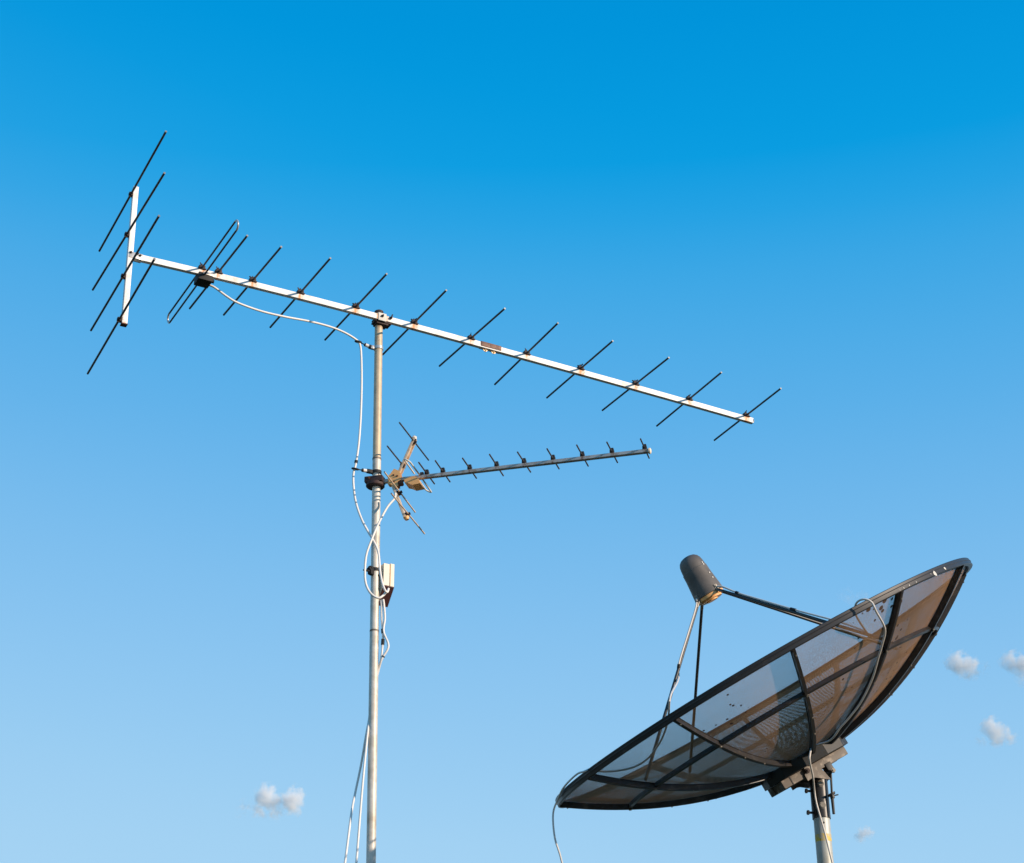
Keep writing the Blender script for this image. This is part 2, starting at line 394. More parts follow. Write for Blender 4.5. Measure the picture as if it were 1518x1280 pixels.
# plate that ties boom and bracket together
bm = BM(); box(bm, BW(-1.462, BZF(-1.462), .0165), (b, up, e), (.075, .036, .004), .001)
link('bracket_plate', bm, M_bare, yagi)
bm = BM(); box(bm, BW(-1.462, BZF(-1.462), -.0165), (b, up, e), (.075, .036, .004), .001)
link('bracket_plate', bm, M_bare, yagi)
for s_, z_ in ((-1.492, .012), (-1.440, .004), (-1.455, .012)):
    bm = BM(); hexbolt(bm, BW(s_, BZF(s_) + z_, .018), e, .007, .006, .006)
    link('bracket_bolt', bm, M_darkrust, yagi)

# folded dipole
DA = (-1.0887, -0.032, 0.5431, 0.5724)
DB = (-1.0796, -0.087, 0.5615, 0.5507)
zA, zB = DA[1], DB[1]; hN = (DA[2] + DB[2]) / 2 - .024; hF = (DA[3] + DB[3]) / 2 - .024; rA = (zA - zB) / 2
bm = BM(); pts = []
sA, sB = DA[0], DB[0]
cN = BW((sA + sB) / 2, (zA + zB) / 2, hN); cF = BW((sA + sB) / 2, (zA + zB) / 2, -hF)
half = (BW(sA, zA) - BW(sB, zB)) / 2
tube(bm, [BW(sA, zA, hN), BW(sA, zA, 0), BW(sA, zA, -hF)], .0052, 10)
tube(bm, [BW(sB, zB, hN), BW(sB, zB, 0), BW(sB, zB, -hF)], .0052, 10)
dip = link('folded_dipole', bm, M_rod, yagi)
for cc, sg in ((cN, 1), (cF, -1)):
    bm = BM(); tube(bm, [cc + half * math.cos(a) + e * sg * (.030 * math.sin(a) - .002) for a in [math.pi * k / 12 for k in range(13)]], .0055, 10)
    link('dipole_end_bend', bm, M_bare, dip)
bm = BM(); clamp(bm, BW(sA, zA, .004), e, b, up, 1.2, 77); link('rod_clamp', bm, M_darkrust, dip)
bm = BM(); box(bm, BW(sB + .010, zB - .008, -.006), (b, e, up), (.082, .085, .046), .006)
cyl(bm, BW(sB + .045, zB - .012, .008), BW(sB + .066, zB - .014, .012), .010, 10)
bx_ = link('dipole_box', bm, M_black, yagi)
bm = BM(); box(bm, BW(sB + .022, zB + .010, .0385), (b, e, up), (.060, .004, .016), .001); link('box_lit_strip', bm, M_boom2, bx_)  # pale strip painting the lit sliver along the top of the black box

# mast clamp: plate and bolts in front, saddle with teeth round the mast below
ma = mast_at(C0.z + BZ - BHH)
bm = BM(); box(bm, BW(.0, BZ, BHW + .003), (b, up, e), (.050, .050, .005), .0015); link('mast_clamp_plate', bm, M_chip, yagi)
for s_, z_ in ((-.002, .004), (.052, .006)):
    bm = BM(); hexbolt(bm, BW(s_, BZ + z_, BHW + .004), e, .0085, .007, .012)
    if s_ > 0: cyl(bm, BW(.052, BZ + .010, BHW + .012), BW(.058, BZ + .026, BHW + .016), .004, 8)
    link('clamp_bolt', bm, M_darkrust, yagi)
bm = BM()
box(bm, ma - up * .004 + b * .012 + e * .012, (b, e, up), (.104, .060, .012), .003)
box(bm, ma - up * .014 + b * .008 + e * .010, (b, e, up), (.074, .056, .012), .003)
tube(bm, [BW(-.030, BZ, .012), BW(-.030, BZ, -.058), BW(-.012, BZ, -.074), BW(.012, BZ, -.074), BW(.030, BZ, -.058), BW(.030, BZ, .012)], .005, 12)
link('mast_saddle', bm, M_darkrust, yagi)

# rusty sleeve joining the two boom lengths
js0, js1 = .640, .775; BZJ = BZF(.73)
bm = BM()
box(bm, BW((js0 + js1) / 2, BZJ + .0055, BHW + .0025), (b, up, e), (js1 - js0, .030, .003), .001)
box(bm, BW((js0 + js1) / 2, BZJ + BHH + .0025, 0), (b, e, up), (js1 - js0, .031, .003), .001)
box(bm, BW((js0 + js1) / 2, BZJ + .002, -BHW - .0025), (b, up, e), (js1 - js0, .038, .003), .001)
jn = link('boom_sleeve', bm, M_joiner, yagi)
for s_ in (js0 + .035, js1 - .045):
    bm = BM(); hexbolt(bm, BW(s_, BZJ + BHH + .004, 0), up, .007, .006)
    link('sleeve_bolt', bm, M_darkrust, jn)
    bm = BM(); cyl(bm, BW(s_, BZJ - BHH, 0), BW(s_, BZJ - BHH - .020, 0), .0032, 8)
    cyl(bm, BW(s_, BZJ - BHH - .003, 0), BW(s_, BZJ - BHH - .011, 0), .009, 10, .006)
    for sg in (-1, 1): box(bm, BW(s_ + sg * .009, BZJ - BHH - .010, 0), (b + up * .6 * sg, e, up), (.012, .004, .008), .001)
    link('wing_nut', bm, M_brass, jn)

# ------------------------------------------------------------------ small rod antenna
C1 = V((-0.7494, 9.0011, 5.9475)); b2 = V((0.968, -0.251, -0.0082)); e2 = V((-0.251, -0.968, -0.0022)); up2 = V((0.0074, -0.0042, 1.0))      # e2 points to the viewer's side
def SW(s, z, q=0.): return C1 + b2 * s + up2 * z + e2 * q
uhf = thing('yagi_antenna', C1, 'small short rod antenna with corner reflector clamped halfway up the mast', 'antenna', 'rod antennas on the mast')
SZ = -.019; S_END = 1.529
sdirs = (((-0.5061, 8.7876, 5.944), (-0.4325, 9.0618, 5.9462), (-0.4684, 8.9282, 5.9452)), ((-0.4156, 8.7682, 5.9438), (-0.3455, 9.0352, 5.945), (-0.3796, 8.9052, 5.9444)), ((-0.2677, 8.7366, 5.9418), (-0.1982, 8.9911, 5.9444), (-0.2321, 8.8669, 5.9431)), ((-0.1216, 8.6921, 5.9409), (-0.0499, 8.9594, 5.9428), (-0.0849, 8.8287, 5.9419)), ((0.0283, 8.6631, 5.9388), (0.0997, 8.9162, 5.9425), (0.0641, 8.7901, 5.9406)), ((0.1858, 8.6256, 5.938), (0.2546, 8.8749, 5.9406), (0.22, 8.7497, 5.9393)), ((0.3425, 8.5828, 5.9371), (0.4121, 8.8405, 5.9389), (0.3766, 8.7091, 5.938)), ((0.501, 8.5491, 5.9356), (0.5692, 8.798, 5.9377), (0.5336, 8.6683, 5.9366)), ((0.6769, 8.5135, 5.9349), (0.7368, 8.7434, 5.9355), (0.7057, 8.6237, 5.9352)))
bm = BM(); N = 320; rings = []
for i in range(N + 1):
    s = -.055 + (S_END + .055) * i / N
    rings.append([bm.verts.new(SW(s, SZ + .0110 * zz, .0115 * ww)) for zz, ww in ((-.75, -1), (-1, -.7), (-1, .7), (-.75, 1), (.75, 1), (1, .7), (1, -.7), (.75, -1))])
for i in range(N):
    for k in range(8): bm.faces.new((rings[i][k], rings[i][(k + 1) % 8], rings[i + 1][(k + 1) % 8], rings[i + 1][k]))
bm.faces.new(rings[0][::-1]); bm.faces.new(rings[-1])
boom2 = link('boom', bm, M_boom2, uhf)
ss = [(V(d[2]) - C1).dot(b2) for d in sdirs]
at = boom2.data.attributes.new('rust', 'FLOAT', 'POINT')
for i, v_ in enumerate(boom2.data.vertices):
    s = v_.co.dot(b2); val = 0
    for s_ in ss: val = max(val, .6 * max(0, 1 - abs(s - s_) / .022))
    at.data[i].value = val
bm = BM(); cyl(bm, SW(S_END - .004, SZ), SW(S_END + .004, SZ), .0165, 20, .0165); cyl(bm, SW(S_END + .004, SZ), SW(S_END + .009, SZ), .0165, 20, .010); link('boom_end_cap', bm, M_whitebox, uhf)
for i, (pn, pf, pc) in enumerate(sdirs):
    pn, pf, pc = V(pn), V(pf), V(pc)
    bm = BM(); tube(bm, [pn, pc, pf], .0042, 10, cap_mat=1)
    rod = link('director', bm, [M_rod2, M_rust], uhf)
    bm = BM(); box(bm, pc + up2 * .002, (b2, e2, up2), (.023, .022, .020), .002); box(bm, pc + up2 * .014 + e2 * .002, (b2, e2, up2), (.019, .016, .014), .002)
    link('rod_clip', bm, M_black, rod)
# corner reflector: two arms with two rods each
srefs = (((-0.6101, 8.7065, 6.1463), (-0.4735, 9.187, 6.1552), (-0.5418, 8.9468, 6.1508)), ((-0.6735, 8.7218, 6.0117), (-0.5367, 9.2051, 6.0207), (-0.6051, 8.9635, 6.0162)), ((-0.684, 8.705, 5.8491), (-0.5468, 9.228, 5.8513), (-0.6154, 8.9665, 5.8502)), ((-0.6427, 8.6821, 5.7105), (-0.4923, 9.2267, 5.7183), (-0.5675, 8.9544, 5.7144)))
A = [SW(*(0.1314, 0.0291)), SW(*(0.212, 0.2267))]
B = [SW(*(0.1067, -0.0582)), SW(*(0.1799, -0.2532))]
for upper, (p0, p1), ends in ((True, A, srefs[:2]), (False, B, srefs[2:])):
    ad = (p1 - p0).normalized(); an = ad.cross(e2)
    bm = BM()
    box(bm, (p0 + p1) / 2, (ad, e2, an), ((p1 - p0).length, .036, .004), .001)
    for sg in (-1, 1): box(bm, (p0 + p1) / 2 + e2 * sg * .0175 + an * .006, (ad, e2, an), ((p1 - p0).length, .0035, .014), .001)
    arm = link('reflector_arm', bm, M_ivory, uhf)
    bm = BM(); cyl(bm, p1 - ad * .004, p1 + ad * .012, .017, 14, .011); link('arm_end_cap', bm, M_chip if upper else M_tan, arm)
    for (pn_, pf_, pc) in ends:
        pn, pf = V(pn_), V(pf_); mid = (pn + pf) / 2
        if upper and ends.index((tuple(pn_), tuple(pf_), tuple(pc))) == 1: pf = mid + (pf - mid) * .16
        q = p0 + ad * max(.01, min((p1 - p0).length - .012, (V(pc) - p0).dot(ad)))
        off = (V(pc) - q) * .35
        bm = BM(); tube(bm, [pn, pf], .0042, 10, cap_mat=1)
        rod = link('reflector', bm, [M_rod2 if upper else M_ivory, M_tip], uhf)
        bm = BM(); box(bm, (mid * .6 + q * .4), (ad, e2, an), (.022, .026, .020), .003); cyl(bm, mid - an * .012, mid + an * .012, .008, 8)
        link('rod_clip', bm, M_darkrust, rod)
# tan bracket plates that hold the arms
pl = [V(q_) for q_ in ((-0.688, 8.9645, 5.9477), (-0.6714, 8.9601, 5.9619), (-0.6513, 8.9549, 5.9901), (-0.6189, 8.9465, 5.9713), (-0.6133, 8.9452, 5.9192), (-0.6307, 8.9497, 5.9092), (-0.6245, 8.9482, 5.8818), (-0.6563, 8.9564, 5.8779), (-0.6739, 8.9609, 5.9068))]
bm = BM(); prism(bm, pl, -e2 * .004); prism(bm, [q - e2 * .032 for q in pl], -e2 * .004)
box(bm, SW(.085, SZ - .004), (b2, e2, up2), (.024, .036, .050))
link('arm_bracket', bm, M_tan, uhf)
for s_, z_ in ((.105, .004), (.126, -.004), (.108, -.036)):
    bm = BM(); hexbolt(bm, SW(s_, z_, .018), e2, .006, .005, .004); link('bracket_bolt', bm, M_rust, uhf)
# folded dipole
d0, d1, dn, df, zz = .222, .252, .180, .196, -.004
cc_n, cc_f = SW((d0 + d1) / 2, zz, dn), SW((d0 + d1) / 2, zz - .002, -df)
pts = []
for k in range(13):
    a = math.pi * k / 12; pts.append(cc_n + b2 * (-(d1 - d0) / 2 * math.cos(a)) * 1.15 + e2 * .018 * math.sin(a) + up2 * .010 * math.cos(a))
pts = [SW(d0, zz + .006, .012)] + pts + [SW(d1, zz - .004, .012)]
bm = BM(); tube(bm, pts, .0045, 10)
nearhalf = bm; dip2 = link('folded_dipole', bm, M_chip, uhf); bm = BM()
pts = [SW(d0, zz + .006, -.012)]
for k in range(13):
    a = math.pi * k / 12; pts.append(cc_f + b2 * (-(d1 - d0) / 2 * math.cos(a)) * 1.15 - e2 * .018 * math.sin(a) + up2 * .010 * math.cos(a))
pts += [SW(d1, zz - .004, -.012)]
tube(bm, pts, .0045, 10)
link('folded_dipole', bm, M_chip, uhf)
bm = BM(); box(bm, SW(.262, .000, 0), (b2, e2, up2), (.020, .016, .020), .003); link('dipole_clip', bm, M_darkrust, uhf)
# tan feed box under the boom
bm = BM()
fp = [V(q_) for q_ in ((-0.5921, 8.919, 5.9125), (-0.538, 8.905, 5.9195), (-0.5192, 8.9001, 5.9108), (-0.5018, 8.8957, 5.8718), (-0.5464, 8.9073, 5.8676), (-0.569, 8.9131, 5.8808), (-0.5897, 8.9185, 5.8877))]
prism(bm, fp, -e2 * .082)
link('feed_box', bm, M_tan, uhf, smooth=False)
bm = BM(); cyl(bm, SW(.160, -.050, .016), SW(.135, -.054, .016), .014, 12); cyl(bm, SW(.150, -.050, .016), SW(.146, -.052, .016), .017, 12); link('cable_gland', bm, M_rust, uhf)
# clamp on the mast
mq = mast_at(C1.z + SZ)
bm = BM()
box(bm, mq - b2 * .006 + e2 * .008 + up2 * .008, (b2, e2, up2), (.104, .066, .034), .004)
tube(bm, [mq - b2 * .006 - up2 * .030, mq - b2 * .006 - up2 * .024, mq - b2 * .006 - up2 * .008], [.046, .052, .052], 20)
link('mast_clamp', bm, M_clamp, uhf)
bm = BM()
hexbolt(bm, mq - b2 * .030 + e2 * .040 + up2 * .012, e2, .008, .006, .012); link('clamp_bolt', bm, M_rust, uhf)
bm = BM(); hexbolt(bm, mq + b2 * .028 + e2 * .032 + up2 * .018, (e2 + up2 * .4), .006, .006, .018)
link('clamp_bolt', bm, M_rust, uhf)

# ------------------------------------------------------------------ cable stand-offs on the mast
def standoff(zc, ring, label, ring_r=.017):
    c = mast_at(zc); ring = V(ring)
    d = ring - c; hd = V((d.x, d.y, 0)).normalized()
    t = thing('cable_standoff', c, label, 'cable clip', 'stand-off clips on the mast')
    bm = BM(); tube(bm, [c - V((0, 0, .009)), c + V((0, 0, .009))], .0275, 20); box(bm, c + hd * .036, (hd, hd.cross(V((0, 0, 1))), V((0, 0, 1))), (.022, .020, .022), .004)
    hexbolt(bm, c + hd * .036, hd.cross(V((0, 0, 1))), .009, .014); box(bm, c + hd * .040 - V((0, 0, .022)), (hd, hd.cross(V((0, 0, 1))), V((0, 0, 1))), (.030, .026, .034), .006) if ring_r < .015 else None; link('mast_band', bm, M_bare if zc > 6.5 else M_black, t)
    a = c + hd * .044; dd = (ring - a).normalized()
    L_ = (ring - a).length
    bm = BM(); cyl(bm, a, a + dd * L_ * .16, .013, 12); cyl(bm, a + dd * L_ * .42, a + dd * L_ * .52, .010, 12); cyl(bm, a + dd * L_ * .16, a + dd * (L_ - ring_r), .0035, 8)
    link('screw_stem', bm, M_black, t)
    bm = BM(); cyl(bm, a + dd * L_ * .16, a + dd * L_ * .42, .010, 12); link('sleeve', bm, M_cable if ring_r > .015 else M_black, t)
    bm = BM(); x, y = frame_of(V((0, 0, 1)) + V((.2, -.3, 0)))
    tube(bm, [ring + x * ring_r * math.cos(a_) + y * ring_r * math.sin(a_) for a_ in [math.pi * k / 10 for k in range(20)]], .0050, 8, closed=True)
    link('cable_ring', bm, M_black, t)
standoff(6.7785, (-0.8735, 8.96, 6.8008), 'uppermost stand-off clip holding the white cable just under the big antenna')
standoff(5.9885, (-0.8642, 8.95, 5.9878), 'middle stand-off clip holding the cable left of the small antenna clamp')
standoff(5.4037, (-0.7838, 8.93, 5.3744), 'lowest stand-off clip, short and dark, beside the ivory booster box', .014)

# ------------------------------------------------------------------ booster box on the mast
bc = V((-0.6674, 8.985, 5.3691))
wx = V((math.sin(rad(60)), math.cos(rad(60)), 0)); dx_ = V((-wx.y, wx.x, 0)); Z = V((0, 0, 1))
bx = thing('booster_box', bc, 'ivory signal booster box with painted orange shadow line and maroon underside on the mast', 'junction box')
q = lambda x_, y_, z_: bc + wx * x_ + dx_ * y_ + Z * z_
bm = BM(); prism(bm, [q(-.030, 0, .064), q(-.030, 0, -.060), q(-.030, .068, -.140), q(-.030, .068, .064)], wx * .036); link('box_body', bm, M_whitebox, bx)
bm = BM(); prism(bm, [q(.0065, -.003, .068), q(.0065, -.003, -.062), q(.0065, .070, -.146), q(.0065, .070, .068)], wx * .024); link('box_lid', bm, M_whitebox, bx)
bm = BM(); box(bm, q(.0085, -.0035, .003), (wx, dx_, Z), (.0035, .002, .128)); link('lid_shadow_strip', bm, M_orange, bx)  # strip painted as the thin shadow line along the lid
bm = BM(); prism(bm, [q(-.0305, -.0035, -.0625), q(-.0305, -.0035, -.068), q(-.0305, .0705, -.154), q(-.0305, .0705, -.1465)], wx * .0620); link('maroon_base', bm, M_maroon, bx)
bm = BM(); cyl(bm, bc - wx * .03 + dx_ * .02, mast_at(bc.z), .012, 8); link('box_bracket', bm, M_mount, bx)

# ------------------------------------------------------------------ cables on the mast
def cable(name, pts, r, material, label, n=7, ties=(), group='white cables on the mast'):
    pts = smooth_path(pts, n)
    bm = BM(); tube(bm, pts, r, 12)
    org = pts[0]
    t = single(name, bm, material, org, label, 'cable', group)
    for (f0, f1) in ties:
        a, c_ = int(f0 * (len(pts) - 1)), int(f1 * (len(pts) - 1))
        bm = BM(); tube(bm, pts[a:max(c_, a + 1) + 1], r * 1.55, 12); link('cable_tie', bm, M_black, t)
    return t
CR = .0062
cable('coaxial_cable', ((-1.6577, 8.5, 6.9027), (-1.6278, 8.505, 6.8881), (-1.5657, 8.53, 6.8484), (-1.5089, 8.56, 6.8248), (-1.3944, 8.63, 6.8138), (-1.2716, 8.7, 6.8174), (-1.131, 8.79, 6.8366), (-1.0237, 8.86, 6.8416), (-0.9434, 8.91, 6.8302), (-0.8845, 8.95, 6.8085), (-0.8633, 8.96, 6.783), (-0.8531, 8.96, 6.6988), (-0.8459, 8.96, 6.5239), (-0.8451, 8.96, 6.3091), (-0.8502, 8.95, 6.1352), (-0.8631, 8.95, 6.0105), (-0.8726, 8.95, 5.9611), (-0.8703, 8.95, 5.8871), (-0.8541, 8.95, 5.7852), (-0.8189, 8.94, 5.6795), (-0.7793, 8.93, 5.5987), (-0.7537, 8.92, 5.5504), (-0.722, 8.91, 5.4747), (-0.7075, 8.9, 5.3571), (-0.694, 8.89, 5.2871), (-0.679, 8.89, 5.2447), (-0.667, 8.9, 5.2372), (-0.6618, 8.92, 5.2645)), CR, M_cable,
      'long white cable sagging from the big antenna and down the left of the mast', ties=((.545, .552),))
cable('coaxial_cable', ((-0.6389, 8.93, 5.8305), (-0.6419, 8.93, 5.7981), (-0.6809, 8.92, 5.7388), (-0.7255, 8.91, 5.637), (-0.7574, 8.9, 5.5416), (-0.7837, 8.9, 5.4514), (-0.7889, 8.9, 5.3579), (-0.7814, 8.9, 5.2859), (-0.7546, 8.9, 5.2315), (-0.715, 8.9, 5.2043), (-0.6887, 8.91, 5.2223), (-0.6729, 8.93, 5.2533)), CR, M_cable,
      'white cable looping from the small antenna across the mast to the booster box')
cable('coaxial_cable', ((-0.705, 8.99, 5.2279), (-0.7023, 8.99, 5.1894), (-0.6995, 8.99, 5.1242), (-0.6907, 8.99, 5.0404), (-0.6913, 8.99, 4.9649), (-0.6967, 8.99, 4.899), (-0.7116, 9.02, 4.8451), (-0.7318, 9.04, 4.7558), (-0.749, 9.035, 4.6256), (-0.7548, 9.0, 4.5522), (-0.7702, 9.01, 4.4548), (-0.7898, 9.04, 4.3393), (-0.8146, 9.04, 4.1949), (-0.8256, 8.99, 4.0802), (-0.8449, 8.93, 3.8036), (-0.8714, 8.9, 3.5082)), CR*.95, M_cable,
      'white cable under the booster box that swings farthest left of the mast below', ties=((.19, .205), (.235, .262)))
cable('coaxial_cable', ((-0.6939, 8.985, 5.2296), (-0.6897, 8.985, 5.2026), (-0.6824, 8.985, 5.1221), (-0.6877, 8.985, 5.0499), (-0.6627, 8.98, 4.9835), (-0.6619, 8.98, 4.9497), (-0.6843, 8.985, 4.9105), (-0.6964, 8.99, 4.8863), (-0.7132, 9.02, 4.8376), (-0.7358, 9.045, 4.7576), (-0.7512, 9.04, 4.6272), (-0.7534, 8.99, 4.5273), (-0.7614, 8.98, 4.4096), (-0.7747, 8.96, 4.1578), (-0.7892, 8.94, 3.8055), (-0.8035, 8.92, 3.4796)), CR*.95, M_cable,
      'white cable with a small bulge below the booster box, hanging closest to the mast', ties=((.40, .415),))

# ------------------------------------------------------------------ mesh dish
VX = V((1.499, 9.0664, 4.3733)); dn_ = V((-0.478, -0.1517, 0.8652)); du = V((-0.3024, 0.9532, 0.0)); dv = V((-0.8247, -0.2616, -0.5015)); DR = 1.2377; DH = 0.4377; FO = DR * DR / (4 * DH)
def DP(x, y, z): return VX + du * x + dv * y + dn_ * z
def DSF(r, t, off=0.):
    t = rad(t); rv = du * math.cos(t) + dv * math.sin(t); q_ = r * DR
    nn = (rv * (q_ / (2 * FO)) - dn_).normalized()
    return VX + rv * q_ + dn_ * (q_ * q_ / (4 * FO)) + nn * off
def DN(r, t):
    t = rad(t); rv = du * math.cos(t) + dv * math.sin(t); return (rv * (r * DR / (2 * FO)) - dn_).normalized()
dish = thing('satellite_dish', VX, 'large dark mesh satellite dish tilted up to the left on a pale pole', 'satellite dish')
RIBS = [8 + 30 * k for k in range(12)]
RI = 1 - .022 / DR
bm = BM(); N = 240; rings = []
for i in range(N):
    t = 360 * i / N; a = rad(t); rv = du * math.cos(a) + dv * math.sin(a); top = VX + dn_ * DH
    rings.append([bm.verts.new(top + rv * (DR + o_) + dn_ * z_) for o_, z_ in ((-.024, -.004), (-.021, 0), (-.003, 0), (0, -.003), (0, -.020), (.001, -.035), (-.003, -.038), (-.021, -.038), (-.024, -.035), (-.024, -.02))])
for i in range(N):
    for k in range(10): bm.faces.new((rings[i][k], rings[i][(k + 1) % 10], rings[(i + 1) % N][(k + 1) % 10], rings[(i + 1) % N][k]))
rim = link('rim', bm, M_rim, dish, angle=30)
# seam line along the rim: thin lip
bm = BM(); tube(bm, [VX + dn_ * (DH - .016) + (du * math.cos(a) + dv * math.sin(a)) * (DR + .001) for a in [2 * math.pi * k / 240 for k in range(240)]], .0022, 6, closed=True); link('rim_lip', bm, M_frame, rim)
# pale chips where paint has come off
random.seed(11)
bm = BM()
for (t, z_, s_) in ((200.5, -.030, .026), (205.5, -.024, .016), (199.0, -.024, .006), (193, -.030, .006), (190.5, -.030, .007), (188.6, -.030, .006), (187.3, -.030, .004)):
    a = rad(t); rv = du * math.cos(a) + dv * math.sin(a); tv = -du * math.sin(a) + dv * math.cos(a); c = VX + dn_ * (DH + z_) + rv * (DR + .0012)
    poly = []
    for k in range(9):
        aa = 2 * math.pi * k / 9; r_ = s_ * random.uniform(.35, .7); poly.append(c + tv * r_ * math.cos(aa) * .8 + dn_ * r_ * math.sin(aa))
    bm = BM(); prism(bm, poly, rv * .0012)
    link('paint_chip', bm, M_chip, rim)
# gores of expanded mesh
for k, t0 in enumerate(RIBS):
    bm = BM(); NR, NT = 16, 8; uvl = bm.loops.layers.uv.new('mesh_uv'); grid = []; info = {}
    for i in range(NR + 1):
        r = .12 + (RI - .12) * i / NR; row = []
        arc = r * DR * (1 + (r * DR / FO) ** 2 / 24)
        for j in range(NT + 1):
            tt = t0 + 30 * j / NT; v_ = bm.verts.new(DSF(r, tt, 0)); row.append(v_); info[v_] = (r * DR * rad(30) * (j / NT - .5), arc + k * .37)
        grid.append(row)
    for i in range(NR):
        for j in range(NT):
            f_ = bm.faces.new((grid[i][j], grid[i][j + 1], grid[i + 1][j + 1], grid[i + 1][j]))
            for lp in f_.loops: lp[uvl].uv = info[lp.vert]
    # the strands have real thickness: the sheet is eight close layers of the same lattice
    bmesh.ops.recalc_face_normals(bm, faces=bm.faces)
    for dz_ in MDZ:
        ret = bmesh.ops.duplicate(bm, geom=[f_ for row in [bm.faces[:NR * NT]] for f_ in row])
        for v_ in [g_ for g_ in ret['geom'] if isinstance(g_, bmesh.types.BMVert)]:
            w_ = v_.co - VX; q_ = V((w_.dot(du), w_.dot(dv), 0)); r_ = q_.length
            v_.co -= ((du * q_.x + dv * q_.y) / r_ * (r_ / (2 * FO)) - dn_).normalized() * dz_
    link('mesh_panel', bm, M_mesh, dish, angle=60)
# ribs
for k, t0 in enumerate(RIBS):
    bm = BM(); N = 26; rings = []; t = rad(t0); tv = -du * math.sin(t) + dv * math.cos(t)
    for i in range(N + 1):
        r = .14 + (RI - .14) * i / N; dep = .032
        c0, c1, w = DSF(r, t0, .0015), DSF(r, t0, dep), .0080
        rings.append([bm.verts.new(q_) for q_ in (c0 - tv * w * 1.35, c0 + tv * w * 1.35, c0 + tv * w * 1.35 + (c1 - c0) * .10, c0 + tv * w + (c1 - c0) * .12, c1 + tv * w, c1 - tv * w, c0 - tv * w + (c1 - c0) * .12, c0 - tv * w * 1.35 + (c1 - c0) * .10)])
    for i in range(N):
        for j in range(8): bm.faces.new((rings[i][j], rings[i][(j + 1) % 8], rings[i + 1][(j + 1) % 8], rings[i + 1][j]))
    bm.faces.new(rings[0][::-1]); bm.faces.new(rings[-1])
    rb = link('rib', bm, M_frame, dish, angle=30)
    for r in (.44, .58, .735, .955):
        bm = BM(); hexbolt(bm, DSF(r, t0, .031) + tv * .002, DN(r, t0), .0045 if r != .735 else .008, .005)
        link('rib_bolt', bm, M_bolt, rb)
# hoop: one curved length between each pair of ribs
for k, t0 in enumerate(RIBS):
    bm = BM(); N = 10; rings = []
    for i in range(N + 1):
        tt = t0 + .55 + (30 - 1.1) * i / N; r = .733; rv = (DSF(r + .01, tt) - DSF(r - .01, tt)).normalized(); nn = DN(r, tt); c = DSF(r, tt, .0125)
        rings.append([bm.verts.new(c + rv * a_ * .0085 + nn * b_ * .0105) for a_, b_ in ((-1, -1), (1, -1), (1, 1), (-1, 1))])
    for i in range(N):
        for j in range(4): bm.faces.new((rings[i][j], rings[i][(j + 1) % 4], rings[i + 1][(j + 1) % 4], rings[i + 1][j]))
    bm.faces.new(rings[0][::-1]); bm.faces.new(rings[-1])
    link('hoop_bar', bm, M_frame, dish, angle=30)
# feed with four supports
FA, FB = 0.5228 + DH, 0.7337 + DH
FCX = DP(0, 0, 0)
axc = lambda z_: VX + dn_ * z_
feed = None
bm = BM(); N = 40; prof = [(.070, FA + .005), (.0795, FA + .006), (.0835, FA + .010), (.0815, FA + .035), (.0775, FA + .07), (.0725, FA + .12), (.0708, FB - .053), (.0706, FB - .050), (.0680, FB - .048), (.0672, FB - .036), (.0655, FB - .020), (.062, FB - .002), (.054, FB + .014), (.040, FB + .026), (.022, FB + .032), (.004, FB + .034)]
rings = [[bm.verts.new(axc(z_) + (du * math.cos(2 * math.pi * k / N) + dv * math.sin(2 * math.pi * k / N)) * r_) for k in range(N)] for r_, z_ in prof]
for i in range(len(rings) - 1):
    for k in range(N): bm.faces.new((rings[i][k], rings[i][(k + 1) % N], rings[i + 1][(k + 1) % N], rings[i + 1][k]))
bm.faces.new(rings[-1]); bm.faces.new(rings[0][::-1])
cover = link('feed_cover', bm, M_cover, dish)
bm = BM(); cyl(bm, axc(FA - .010), axc(FA + .008), .078, 36); cyl(bm, axc(FA - .020), axc(FA - .010), .060, 30); cyl(bm, axc(FA - .026), axc(FA - .018), .032, 24); link('feed_ring', bm, M_tan, dish)
for t, z_ in ((203, .075), (203, .105), (203, .160), (203, .172)):
    a = rad(t); rv = du * math.cos(a) + dv * math.sin(a); bm = BM(); hexbolt(bm, axc(FA + z_) + rv * (.0835 - z_ * .09), rv, .0045, .003)
    link('cover_screw', bm, M_chip, cover)
def feedpt(t, r_=.083, z_=0.): a = rad(t); return axc(FA + z_) + (du * math.cos(a) + dv * math.sin(a)) * r_
for t0 in (98, 188, 278, 8):
    a_, c_ = feedpt(t0, .081, .004), DSF(.770, t0, -.012)
    bm = BM(); tube(bm, [a_, c_], .0082, 12); st = link('feed_support', bm, M_frame, dish)
    bm = BM(); dd = (c_ - a_).normalized(); rv = (feedpt(t0, .09) - feedpt(t0, .05)).normalized(); tv = rv.cross(dn_)
    box(bm, a_ + dn_ * .012, (tv, rv, dn_), (.020, .010, .040), .002); box(bm, a_ + dd * .02, (dd, tv, dd.cross(tv)), (.055, .020, .006), .001)
    hexbolt(bm, a_ + dn_ * .02 + rv * .003, rv, .006, .007); link('support_foot', bm, M_bolt, st)
# hub drum and the square frame under it
bm = BM(); cyl(bm, DP(0, .030, .012), DP(0, .030, -.048), .246, 12)
hub = link('hub', bm, M_mount, dish, smooth=False)
for sx in (-1, 1):
    bm = BM(); box(bm, DP(sx * .060, .038, -.0715), (du, dv, dn_), (.044, .430, .044), .004); link('mount_tube', bm, M_mount2, dish)
for vv in (.222, -.150): bm = BM(); box(bm, DP(0, vv, -.0705), (du, dv, dn_), (.074, .046, .040), .003); link('mount_crossbar', bm, M_mount2, dish)
bm = BM(); box(bm, DP(-.0825, .198, -.0715), (du, dv, dn_), (.003, .006, .046)); link('frame_seam', bm, M_black, dish)
